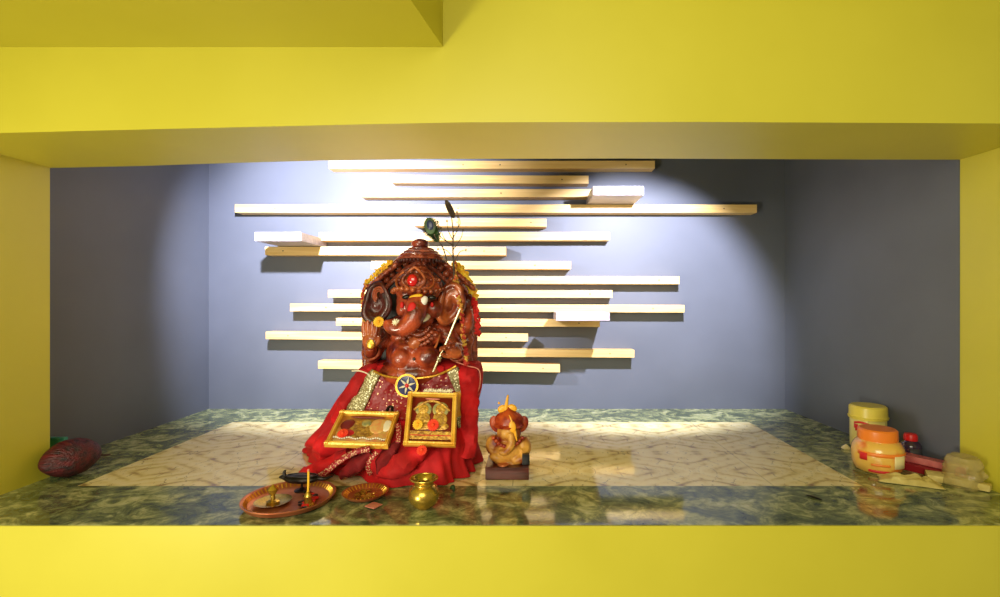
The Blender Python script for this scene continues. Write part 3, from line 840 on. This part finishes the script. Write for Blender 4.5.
# ------------------------------------------------------------------ framed pictures
def framed(name, label, TL, TR, BR, BL, kind, dT, dB):
    tl, tr, br, bl = P(*TL, dT), P(*TR, dT), P(*BR, dB), P(*BL, dB)
    o_ = (bl+br)/2
    ux = ((br-bl)+(tr-tl)).normalized(); W = ((br-bl).length+(tr-tl).length)/2
    v = ((tl+tr)/2-(bl+br)/2); v = (v-ux*v.dot(ux)*.0); Hh = v.length; uv = v.normalized()
    n = ux.cross(uv).normalized()
    if n.y > 0: n = -n
    T = lambda x, y, z: o_+ux*(x*W)+uv*(y*Hh)+n*z
    th = thing(name, label, 'picture frame', o_)
    def bar(p, q, r, fl=.7):
        bm_ = nb(); return bm_
    bw = .011
    # rails
    bm = nb()
    def rail(x0, y0, x1, y1, w):
        a, b = T(x0, y0, .004), T(x1, y1, .004)
        d = (b-a).normalized(); s = d.cross(n)
        prof = [(-w/2, -.006), (-w/2, .002), (-w*.25, .006), (0, .0045), (w*.3, .007), (w/2, .003), (w/2, -.006)]
        A_ = [bm.verts.new(a-d*w/2*.98+s*u+n*h) for u, h in prof]; B_ = [bm.verts.new(b+d*w/2*.98+s*u+n*h) for u, h in prof]
        bm.faces.new(A_); bm.faces.new(B_[::-1])
        for i in range(len(prof)): bm.faces.new((A_[i], B_[i], B_[(i+1) % len(prof)], A_[(i+1) % len(prof)]))
    hx = .5-bw/2/W; hy = bw/2/Hh
    rail(-hx, hy, hx, hy, bw); rail(-hx, 1-hy, hx, 1-hy, bw); rail(-hx, hy, -hx, 1-hy, bw); rail(hx, hy, hx, 1-hy, bw)
    part('frame_border', bm, M['goldpaint'], th, smooth=False)
    bm = nb(); g = [[T(x, y, -.001) for x in (-hx, hx)] for y in (hy, 1-hy)]; quadmesh(bm, g)
    pic = part('picture', bm, M['picbg'] if kind == 2 else M['picpink'], th, solid=.002)
    rot = Matrix((ux, -n, uv)).transposed()
    def disc(x, y, rx, rz, z, m, nm):
        bm_ = nb(); ell(bm_, T(x, y, z), (rx, .0022, rz), rot, 24, 8); return part(nm, bm_, m, pic)
    if kind == 2:
        bm = nb()
        for i in range(9):
            a = PI*i/8
        pts = [T(-.36+.72*i/12, .66+.18*math.sin(PI*i/12), .002) for i in range(13)]
        tube(bm, pts, .003, 6, 0); part('arch_line', bm, M['pichi'], pic)
        for s in (-1, 1):
            disc(s*.17+.0, .68, .019, .019, .001, M['picgreen'], 'halo')
            disc(s*.17, .68, .012, .012, .003, M['pichi'], 'face')
            disc(s*.17, .50, .017, .018, .002, M['pichi'], 'figure')
            disc(s*.17, .37, .021, .010, .002, M['pichi'], 'figure_lap')
        disc(0, .88, .018, .002, .002, M['pink'], 'title_band')
        bm = nb(); g = [[T(x, y, .0035) for x in (-.42, 0, .42)] for y in (.12, .2, .27)]; quadmesh(bm, g); part('lower_panel', bm, M['pichi'], pic)
        bm = nb(); g = [[T(x, y, .0045) for x in (-.42, 0, .42)] for y in (.185, .2)]; quadmesh(bm, g); part('panel_line', bm, M['labelR'], pic)
    else:
        disc(-.02, .52, .036, .034, .001, M['pichi'], 'figure'); disc(.22, .60, .022, .026, .002, M['picpink'], 'figure')
        disc(-.28, .62, .018, .02, .001, M['picbg'], 'figure'); disc(.02, .66, .012, .012, .004, M['picgreen'], 'face')
        disc(.36, .62, .012, .02, .002, M['whitefl'], 'highlight'); disc(-.25, .38, .02, .012, .002, M['labelR'], 'figure')
        disc(0, .86, .045, .004, .002, M['picbg'], 'title_band')
        bm = nb()
        for k in range(26):
            ell(bm, T(-.44+.88*k/25, .2+.02*math.sin(k), .006), .0026, seg=8, rings=5)
        part('bead_row', bm, M['pearl'], pic)
    # back board
    bm = nb(); g = [[T(x, y, -.005) for x in (-hx, hx)] for y in (hy, 1-hy)]; quadmesh(bm, g); part('back_board', bm, M['basewood'], th, solid=.003)
    return T
T1 = framed('picture_frame', 'gold framed picture lying tilted on the red robe at the left knee', (341, 413), (399.5, 414), (388, 449), (324.5, 446), 1, 1.245, 1.140)
T2 = framed('picture_frame', 'upright gold framed picture of two haloed seated figures leaning on the red robe', (409, 392.5), (457.5, 394), (456, 447.5), (403.5, 446), 2, 1.195, 1.125)
flower(T1(-.26, .25, .012), .013, M['orangefl'], 'red_flower', 'orange-red flower on lower left of the tilted picture', R=RX(40))
flower(T2(.06, .36, .012), .014, M['orangefl'], 'red_flower', 'orange-red flower in the middle of the upright picture', R=RX(70))
flower(T2(-.24, .36, .012), .012, M['marigold'], 'yellow_flower', 'yellow flower on lower left of the upright picture', R=RX(70))
flower(P(422, 450.5, 1.105), .012, M['orangefl'], 'red_flower', 'orange-red flower on the robe just below the upright picture', R=RX(60))
for k in range(6):
    flower(T2(-.14+.095*k, 1.035+.015*(k%2), .000), .0085, M['whitefl'], 'jasmine_flower', 'small white flower in the row on top edge of the upright picture', n=8, layers=2, R=RX(30), group='white flowers along the top of the upright picture')
bm = nb(); tube(bm, [T1(.28, 1.0, .006), T1(.30, 1.12, .010), T1(.36, 1.12, .010), T1(.37, 1.0, .006)], .0035, 8)
tag(obj('dark_clip', bm, M['black']), 'small black hook on top edge of the tilted picture', 'clip')
flower(T1(.46, 1.06, .0), .008, M['whitefl'], 'jasmine_flower', 'small white flower by the top right corner of the tilted picture', n=8, layers=2, R=RX(30))

# ------------------------------------------------------------------ small idol on a plinth
c0 = P(508, 470, 1.235); c0.z = 0
SI = thing('small_idol', 'small ochre and red elephant-headed idol on a dark wooden plinth right of the big statue', 'statue', c0)
bm = nb(); box(bm, (c0.x, 1.235, .015), (.104, .1, .03), bev=.003); part('plinth', bm, M['basewood'], SI)
bm = nb(); box(bm, (c0.x+.004, 1.262, .034), (.090, .044, .012), bev=.002); part('plinth_step', bm, M['black'], SI)
def S(px, py, dD=0): return P(508.5+(px-508.5)*1.12, py, 1.235+dD)
bm = nb()
ell(bm, S(508, 450), (.044, .034, .036)); ell(bm, S(508, 463), (.038, .034, .018))
ell(bm, S(496, 445), (.022, .02, .026)); ell(bm, S(521, 447), (.022, .02, .026))
ell(bm, S(509, 432, -.004), (.030, .026, .026))
tube(bm, [S(510, 434, -.024), S(511, 444, -.034), S(506, 452, -.036), S(500, 452, -.034)], [.011, .010, .008, .005], 12)
ell(bm, S(499, 458, -.022), (.022, .014, .012), RY(20)); ell(bm, S(518, 459, -.022), (.022, .014, .012), RY(-20))
tube(bm, [S(494, 438), S(492, 448, -.012), S(497, 454, -.022)], [.009, .008, .007], 10)
tube(bm, [S(522, 438), S(525, 449, -.012), S(519, 452, -.024)], [.009, .008, .007], 10)
part('body', blob(bm, .0022, 2), M['idol'], SI)
bm = nb(); ell(bm, S(509, 420), (.036, .024, .024)); lathe(bm, S(509, 426), [(.036, 0), (.038, .004), (.032, .008), (.031, .020), (.024, .030), (.014, .037), (.006, .043), (.003, .047), (.001, .05)], 24); part('crown', bm, M['idolred'], SI)
for s, x in ((-1, 497), (1, 521)):
    bm = nb(); ell(bm, S(x, 424, .004), (.014, .005, .021), RY(s*20)); part('ear', bm, M['idolred'], SI)
bm = nb(); ell(bm, S(503, 409), (.012, .005, .010), RY(-25)); ell(bm, S(512, 408), (.012, .005, .009), RY(25)); ell(bm, S(500, 403), (.003, .003, .003)); tube(bm, [S(506, 410), S(507, 402), S(508, 395)], [.006, .004, .002], 8); part('crest', bm, M['leafgold'], SI)
bm = nb(); ell(bm, S(512, 427, -.034), (.0085, .003, .014), RY(-8)); tube(bm, [S(509, 415, -.03), S(511, 420, -.034), S(512, 425, -.034)], [.0008, .002, .004], 6)
tube(bm, [S(514, 431, -.035), S(515, 436, -.036), S(516, 441, -.036)], [.0045, .003, .001], 6); part('gold_leaf', bm, M['leafgold'], SI)['label'] = 'bright gold leaf shape over the face'
bm = nb()
for k in range(12):
    t = -1+k/5.5
    ell(bm, S(508+t*13, 438+9*(1-t*t), -.030+.012*t*t), (.005, .004, .005), seg=8, rings=6)
part('garland', bm, M['idolred'], SI)
bm = nb(); box(bm, S(524, 459, -.03), (.018, .014, .026), bev=.002); part('side_block', bm, M['black'], SI)
bm = nb(); lathe(bm, P(503, 466, 1.195), [(.001, 0), (.010, 0), (.014, .003), (.013, .005), (.001, .004)], 20); part('offering_dish', bm, M['copper'], SI)
ig = [P(484, 466, 1.262), P(489, 462, 1.26)]

# ------------------------------------------------------------------ thalis, lamps, pot
tc_ = Vector((-.506, 1.052, 0))
TH = thing('offering_tray', 'large round copper offering tray with ribbed rim on green stone at front left', 'tray', tc_)
bm = nb(); lathe(bm, tc_+Vector((0, 0, .001)), [(.001, 0), (.074, 0), (.084, .004), (.088, .012), (.0915, .0135), (.0915, .0155), (.087, .0145), (.080, .0065), (.071, .0028), (.001, .0028)], 72)
part('dish', bm, M['copper'], TH)
bm = nb()
for k in range(60):
    a = 2*PI*k/60; d = Vector((math.cos(a), math.sin(a), 0))
    tube(bm, [tc_+d*.079+Vector((0, 0, .0068)), tc_+d*.086+Vector((0, 0, .0142))], [.0014, .002], 5, 0)
part('rim_ribs', bm, M['gold'], TH)
# small plate with bell knob on the tray
q = P(273, 505, 1.04); q.z = .0042
SP = thing('brass_dish', 'small brass dish with a knobbed lamp standing in the left of the large tray', 'dish', q)
bm = nb(); lathe(bm, q, [(.001, 0), (.024, 0), (.033, .003), (.036, .006), (.033, .006), (.024, .002), (.001, .002)], 40); part('dish', bm, M['brass'], SP)
bm = nb(); lathe(bm, q+Vector((.0, 0, .002)), [(.012, 0), (.013, .003), (.005, .006), (.0035, .014), (.006, .018), (.010, .024), (.011, .028), (.006, .033), (.002, .036), (.001, .038)], 20); part('knob', bm, M['brass'], SP)
# incense holder
q = P(308, 507, 1.03); q.z = .0042
IH = thing('incense_holder', 'slim brass incense holder with an upright cream stick at the right of the large tray', 'incense holder', q)
bm = nb(); lathe(bm, q, [(.012, 0), (.0125, .003), (.008, .006), (.0065, .016), (.008, .019), (.006, .024), (.003, .028), (.001, .028)], 20); part('holder', bm, M['brass'], IH)
bm = nb(); tube(bm, [q+Vector((0, 0, .025)), q+Vector((.0008, 0, .045)), q+Vector((.001, 0, .072))], .0022, 8); st_ = part('stick', bm, M['ypaste'], IH)
bm = nb(); ell(bm, q+Vector((.001, 0, .072)), (.0026, .0026, .0032), seg=10); part('tip', bm, M['pink'], IH)
# dark bird lamp on a stem
q = P(302, 494, 1.11); q.z = .0042
BL_ = thing('bird_lamp', 'blackened metal bird shaped oil lamp raised on a stem over the large tray', 'oil lamp', q)
bm = nb(); lathe(bm, q, [(.016, 0), (.016, .002), (.006, .004), (.0025, .007), (.0025, .020), (.001, .021)], 20); part('stem', bm, M['darkmetal'], BL_)
bm = nb(); t = q+Vector((0, 0, .026))
ell(bm, t, (.040, .018, .010)); tube(bm, [t+Vector((-.03, 0, 0)), t+Vector((-.044, 0, .004)), t+Vector((-.052, 0, .002))], [.008, .005, .001], 8)
tube(bm, [t+Vector((-.036, 0, .004)), t+Vector((-.040, 0, .014)), t+Vector((-.035, 0, .020))], [.004, .0035, .002], 8)
tube(bm, [t+Vector((.03, 0, .002)), t+Vector((.05, 0, .0)), t+Vector((.066, .01, .004))], [.006, .004, .002], 8)
part('bowl', blob(bm, .002, 1), M['darkmetal'], BL_)
bm = nb(); pts = [t+Vector((.034*math.cos(2*PI*k/20), .014*math.sin(2*PI*k/20), .007)) for k in range(21)]; tube(bm, pts, .0022, 6, 0); part('rim', bm, M['darkmetal'], BL_)
for k in range(14):
    a = random.uniform(-.9, 1.9); r = random.uniform(.02, .06)
    p = tc_+Vector((.015+r*math.cos(a), r*math.sin(a), .0075))
    bm = nb(); ell(bm, p, (random.uniform(.008, .013), .006, .003), RZ(random.uniform(0, 180)) @ RY(random.uniform(-15, 15)), 10, 6)
    tag(obj('petal', bm, M['rpaste'] if k % 2 else M['darkmetal']), 'dark red dried petals scattered in the large tray' if k % 2 else 'blackened burnt wicks scattered in the large tray', 'petal', 'dried petals in the large tray' if k % 2 else 'burnt wicks in the large tray')
# second plate
q = P(365.5, 495, 1.083); q.z = 0
C2 = thing('copper_saucer', 'smaller round copper plate between the large tray and the brass pot', 'plate', q)
bm = nb(); lathe(bm, q+Vector((0, 0, .001)), [(.001, 0), (.032, 0), (.040, .004), (.048, .011), (.049, .0125), (.046, .012), (.038, .006), (.031, .0025), (.001, .0025)], 56); part('dish', bm, M['copper'], C2)
bm = nb()
for k in range(34):
    a = 2*PI*k/34; d = Vector((math.cos(a), math.sin(a), 0)); tube(bm, [q+d*.037+Vector((0, 0, .0068)), q+d*.045+Vector((0, 0, .0125))], [.001, .0016], 5, 0)
part('rim_ribs', bm, M['gold'], C2)
for k in range(18):
    a = random.uniform(0, 2*PI); r = .026*math.sqrt(random.random())
    bm = nb(); lathe(bm, q+Vector((r*math.cos(a), r*math.sin(a), .0045+.0012*(k % 4))), [(.001, 0), (.0062, 0), (.0062, .0012), (.001, .0012)], 14, RX(random.uniform(-15, 15)) @ RY(random.uniform(-15, 15)))
    tag(obj('coin', bm, M['brass']), 'brassy coins heaped in the smaller copper plate', 'coin', 'coins in the smaller copper plate')
c = P(377, 503, 1.055); c.z = .002
bm = nb(); box(bm, Vector((c.x, 1.032, .003)), (.026, .024, .002), RZ(-28), .0005); tag(obj('card', bm, M['pink']), 'small pink card lying on the stone by the smaller copper plate', 'card')
# brass pot
q = P(424, 508, 1.05); q.z = 0; q.y = 1.028
q.x = (424-530)/F*1.028
PT = thing('brass_pot', 'round polished brass water pot with flared neck in front of the red robe', 'pot', q)
bm = nb(); lathe(bm, q, [(.001, 0), (.014, 0), (.016, .002), (.024, .008), (.0305, .019), (.0315, .028), (.029, .038), (.022, .047), (.019, .048), (.0185, .051), (.021, .055), (.027, .0595), (.0285, .061), (.028, .0625), (.024, .060), (.018, .054), (.017, .050), (.02, .046), (.027, .036), (.028, .026), (.022, .012), (.001, .008)], 56, close=False)
part('vessel', bm, M['brass'], PT)
bm = nb(); ring(bm, q+Vector((0, 0, .061)), .0275, .0016, RX(0), 40); part('rim', bm, M['brass'], PT)
bm = nb(); tube(bm, [P(450, 491, 1.115)+Vector((0, 0, .006)), P(453, 489, 1.115)+Vector((0, 0, .006)), P(454, 492, 1.11)+Vector((0, 0, .002))], [.002, .005, .002], 8)
lf = obj('leaf', bm, M['feather']); lf.location.z = .0005; tag(lf, 'small dark green leaf at the robe hem behind the brass pot', 'leaf')

# ------------------------------------------------------------------ coconut on the left
q = P(70, 461, 1.262); 
q = Vector((-1.1135, 1.212, 0))
CO = thing('coconut', 'dark red husked coconut in the left corner against the yellow pier', 'coconut', (q.x, q.y, 0))
bm = nb()
sph = bmesh.ops.create_uvsphere(bm, u_segments=64, v_segments=32, radius=1)['verts']
for v in sph:
    n_ = v.co.copy()
    taper = 1-.22*max(0, -n_.x)**2+.0*n_.x
    w = 1+.05*noise.noise(n_*2.4)+.025*noise.noise(Vector((n_.x*3, n_.y*14, n_.z*14)))
    v.co = Vector((n_.x*.061, n_.y*.043*taper*w, n_.z*.044*taper*w))
bmesh.ops.transform(bm, matrix=Matrix.Translation((q.x, 1.212, .045)) @ (RZ(70) @ RY(-3)).to_4x4(), verts=bm.verts[:])
part('husk', bm, M['coco'], CO)
bm = nb(); tube(bm, [Vector((q.x+.020, 1.262, .036)), Vector((q.x+.036, 1.266, .034)), Vector((q.x+.050, 1.266, .036))], [.004, .0025, .002], 7); part('stalk', bm, M['twig'], CO)
c = P(57, 442, 1.34)
bm = nb(); box(bm, (-1.213, 1.28, .038), (.05, .012, .076), None, .002); tag(obj('teal_packet', bm, M['teal']), 'small teal packet standing behind the coconut', 'packet')

# ------------------------------------------------------------------ jars, bottle, cartons on the right
def ground(px, py):
    D = H*F/(py-300); return P(px, py, D)
q = ground(868, 447.5); q.z = 0
JY = thing('plastic_jar', 'tall cream plastic jar with yellow screw lid and red print by the right wall', 'jar', q)
bm = nb(); lathe(bm, q, [(.001, 0), (.041, 0), (.0445, .004), (.0455, .012), (.0455, .084), (.042, .089), (.001, .090)], 48); body_ = part('jar_body', bm, M['jarYb'], JY)
bm = nb(); lathe(bm, q+Vector((0, 0, .086)), [(.001, 0), (.049, 0), (.0505, .006), (.048, .007), (.047, .033), (.043, .037), (.001, .038)], 60, None, 30, .008); part('lid', bm, M['jarY'], JY)
def wraplab(c, r, z0, z1, a0, a1, m, parent, name, wave=0):
    bm = nb(); g = []
    for i in range(17):
        a = math.radians(a0+(a1-a0)*i/16); w = wave*math.sin(i/16*PI)
        g.append([c+Vector((r*math.cos(a), r*math.sin(a), z0+w)), c+Vector((r*math.cos(a), r*math.sin(a), (z0+z1)/2+w)), c+Vector((r*math.cos(a), r*math.sin(a), z1+w))])
    quadmesh(bm, g); return part(name, bm, m, parent, solid=.0008)
wraplab(q, .046, .030, .085, 235, 300, M['jarYb'], JY, 'label')
wraplab(q, .0465, .052, .060, 195, 245, M['labelR'], JY, 'red_print', .006)
wraplab(q, .0465, .072, .078, 190, 240, M['labelR'], JY, 'red_print', .004)
wraplab(q, .0465, .060, .072, 190, 205, M['labelR'], JY, 'red_print')
q = ground(878, 474); q.y += .030; q.x = (877.5-530)/F*q.y; q.z = 0
s = .97
JO = thing('plastic_jar', 'wide clear plastic jar of orange powder with orange lid, in front of the tall jar', 'jar', q)
bm = nb(); lathe(bm, q, [(.001, 0), (.042, 0), (.050, .005), (.055, .020), (.057, .042), (.0555, .060), (.049, .072), (.042, .077), (.041, .082), (.001, .083)], 56); part('jar_body', bm, M['jarO'], JO)
bm = nb(); lathe(bm, q+Vector((0, 0, .078)), [(.001, 0), (.0425, 0), (.0435, .003), (.0425, .024), (.039, .0275), (.001, .029)], 60, None, 36, .006); part('lid', bm, M['lidO'], JO)
wraplab(q, .0574, .020, .050, 272, 304, M['labelW'], JO, 'label')
wraplab(q, .0572, .046, .055, 190, 330, M['lidO'], JO, 'orange_band')
wraplab(q, .0530, .007, .013, 215, 262, M['labelR'], JO, 'red_print')
wraplab(q, .0578, .034, .052, 196, 214, M['labelR'], JO, 'red_print')
wraplab(q, .0576, .024, .029, 222, 262, M['lidO'], JO, 'orange_print')
# small bottle
q = ground(911, 462); q.z = 0; q.x = (910.5-530)/F*q.y
BO = thing('small_bottle', 'small dark bottle with bright red cap behind the orange-lidded jar', 'bottle', q)
bm = nb(); lathe(bm, q, [(.001, 0), (.022, 0), (.024, .003), (.024, .044), (.021, .052), (.014, .057), (.012, .062), (.001, .062)], 36); part('bottle_body', bm, M['bottle'], BO)
bm = nb(); lathe(bm, q+Vector((0, 0, .058)), [(.001, 0), (.0155, 0), (.0155, .012), (.013, .017), (.001, .018)], 36, None, 18, .01); part('cap', bm, M['capR'], BO)
wraplab(q, .0244, .008, .04, 230, 310, M['dark'], BO, 'label')
# incense cartons lying
def carton(c, size, rz, m, label, z=0, ry=0):
    bm = nb(); box(bm, Vector((c.x, c.y, z+size[2]/2+.0005)), size, RZ(rz) @ RY(ry), .0012)
    o = obj('incense_carton', bm, m, smooth=False); tag(o, label, 'box'); return o
c1 = ground(926, 473); carton(c1, (.18, .04, .016), -58, M['packR'], 'long dark red incense carton lying on stone along the right wall')
c1 = ground(929, 472); carton(c1, (.15, .03, .016), -57, M['packP'], 'long pink incense carton lying on top of the dark red carton', .017)
c1 = ground(944, 483); c1.z = 0
bm = nb(); box(bm, Vector((c1.x, c1.y+.01, .010)), (.055, .036, .016), RZ(-30) @ RX(4), .004); tag(obj('paper_packet', bm, M['paper']), 'small folded cream paper packet between the cartons and the plastic bag', 'packet')
# crumpled sheet
def crumple(cx, cy, w, d, h, rz, m, name, label, cat, seed, n=26, alpha=None):
    bm = nb(); g = []
    for i in range(n+1):
        row = []
        for j in range(n+1):
            u, v = i/n*2-1, j/n*2-1
            r = 1+.16*noise.noise(Vector((u*2+seed, v*2, 0)))
            p = Vector((u*w/2*r, v*d/2*r, 0))
            z = h*(1-max(abs(u), abs(v))**2)*(.55+.6*abs(noise.noise(Vector((u*2.2+seed, v*2.2, 3)))*2))+.0015
            p = RZ(rz) @ p
            row.append(Vector((cx+p.x, cy+p.y, max(.0012, z))))
        g.append(row)
    quadmesh(bm, g)
    o = obj(name, bm, m, solid=.0012); tag(o, label, cat); return o
c1 = ground(909, 482); crumple(c1.x, c1.y, .12, .06, .018, -24, M['paper'], 'crumpled_paper', 'crumpled cream paper lying on stone in front of the red carton', 'paper', 3)
c1 = ground(972, 487)
bm = nb(); box(bm, Vector((c1.x-.012, c1.y-.005, .01)), (.075, .024, .016), RZ(-48), .005)
for v in bm.verts: v.co += Vector((noise.noise(v.co*60), noise.noise(v.co*70), 0))*.004
tag(obj('cream_packet', bm, M['paper']), 'cream paper bundle lying in front of the plastic bag at far right', 'packet')
bm = nb()
g = []
cx, cy = .996, 1.150
for i in range(25):
    row = []
    z = .002+.066*i/24
    for k in range(33):
        a = 2*PI*k/32
        r = (.035-.008*(i/24)**2)*(1+.30*noise.noise(Vector((math.cos(a)*1.6, math.sin(a)*1.6, i*.14)))+.10*noise.noise(Vector((math.cos(a)*5, math.sin(a)*5, i*.4))))
        row.append(Vector((cx+r*math.cos(a), cy+r*1.1*math.sin(a), z)))
    g.append(row)
top = [Vector((cx, cy, .062)) for _ in g[0]]
mid_ = [ (p+Vector((cx, cy, p.z)))/2+Vector((0, 0, -.004*noise.noise(p*60))) for p in g[-1]]
g.append(mid_); g.append(top)
quadmesh(bm, g)
tag(obj('plastic_bag', bm, M['bag'], solid=.0006), 'crumpled clear plastic bag against the right yellow pier', 'bag')
q = ground(846, 449); 
bm = nb(); lathe(bm, Vector((q.x, q.y, 0)), [(.010, 0), (.013, .003), (.004, .012), (.001, .014)], 5); tag(obj('paper_scrap', bm, M['labelW'], smooth=False), 'small white paper scrap left of the tall jar', 'paper')
bm = nb(); a = ground(806, 496); b = ground(822, 501); a.z = b.z = .0025
tube(bm, [a, (a+b)/2+Vector((0, .004, 0)), b], [.0012, .0025, .0012], 6)
tag(obj('burnt_twig', bm, M['black']), 'short black burnt stick lying alone on the green stone at right', 'twig')

# ------------------------------------------------------------------ light
def aim(o, to):
    d = Vector(to)-o.location; o.rotation_euler = d.to_track_quat('-Z', 'Y').to_euler()
def spot(name, loc, to, e, ang, blend, col, r=.012):
    l = bpy.data.lights.new(name, 'SPOT'); l.energy = e; l.spot_size = math.radians(ang); l.spot_blend = blend; l.color = col; l.shadow_soft_size = r
    o = bpy.data.objects.new(name, l); COL.objects.link(o); o.location = loc; aim(o, to); return o
def area(name, loc, to, e, sx, sy, col):
    l = bpy.data.lights.new(name, 'AREA'); l.energy = e; l.shape = 'RECTANGLE'; l.size = sx; l.size_y = sy; l.color = col
    o = bpy.data.objects.new(name, l); COL.objects.link(o); o.location = loc; aim(o, to); return o
spot('spotlight', (-.75, 1.27, .845), (-.70, 1.96, .60), 118, 108, .55, (.83, .84, 1))
spot('spotlight', (.42, 1.24, .842), (.38, 1.96, .40), 104, 80, .5, (.83, .84, 1))
area('room_light', (-.35, -.8, .9), (-.2, 1.2, .2), 25, 1.2, .8, (1, .93, .70))
area('room_light', (-1.2, -.45, -.1), (.1, .95, .3), 21, .3, .3, (1, .93, .70))

w = bpy.data.worlds.new('room_glow'); bpy.context.scene.world = w; w.use_nodes = True
w.node_tree.nodes['Background'].inputs[0].default_value = (1, .88, .50, 1)
w.node_tree.nodes['Background'].inputs[1].default_value = .30

cam = bpy.data.cameras.new('camera'); co = bpy.data.objects.new('camera', cam); COL.objects.link(co)
co.location = (0, 0, H); co.rotation_euler = (PI/2, 0, 0)
cam.sensor_width = 36; cam.lens = 18; cam.shift_x = -.03; cam.shift_y = .0015; cam.clip_start = .02
sc = bpy.context.scene; sc.camera = co
sc.view_settings.view_transform = 'Standard'
sc.view_settings.look = 'None'
sc.view_settings.exposure = 0
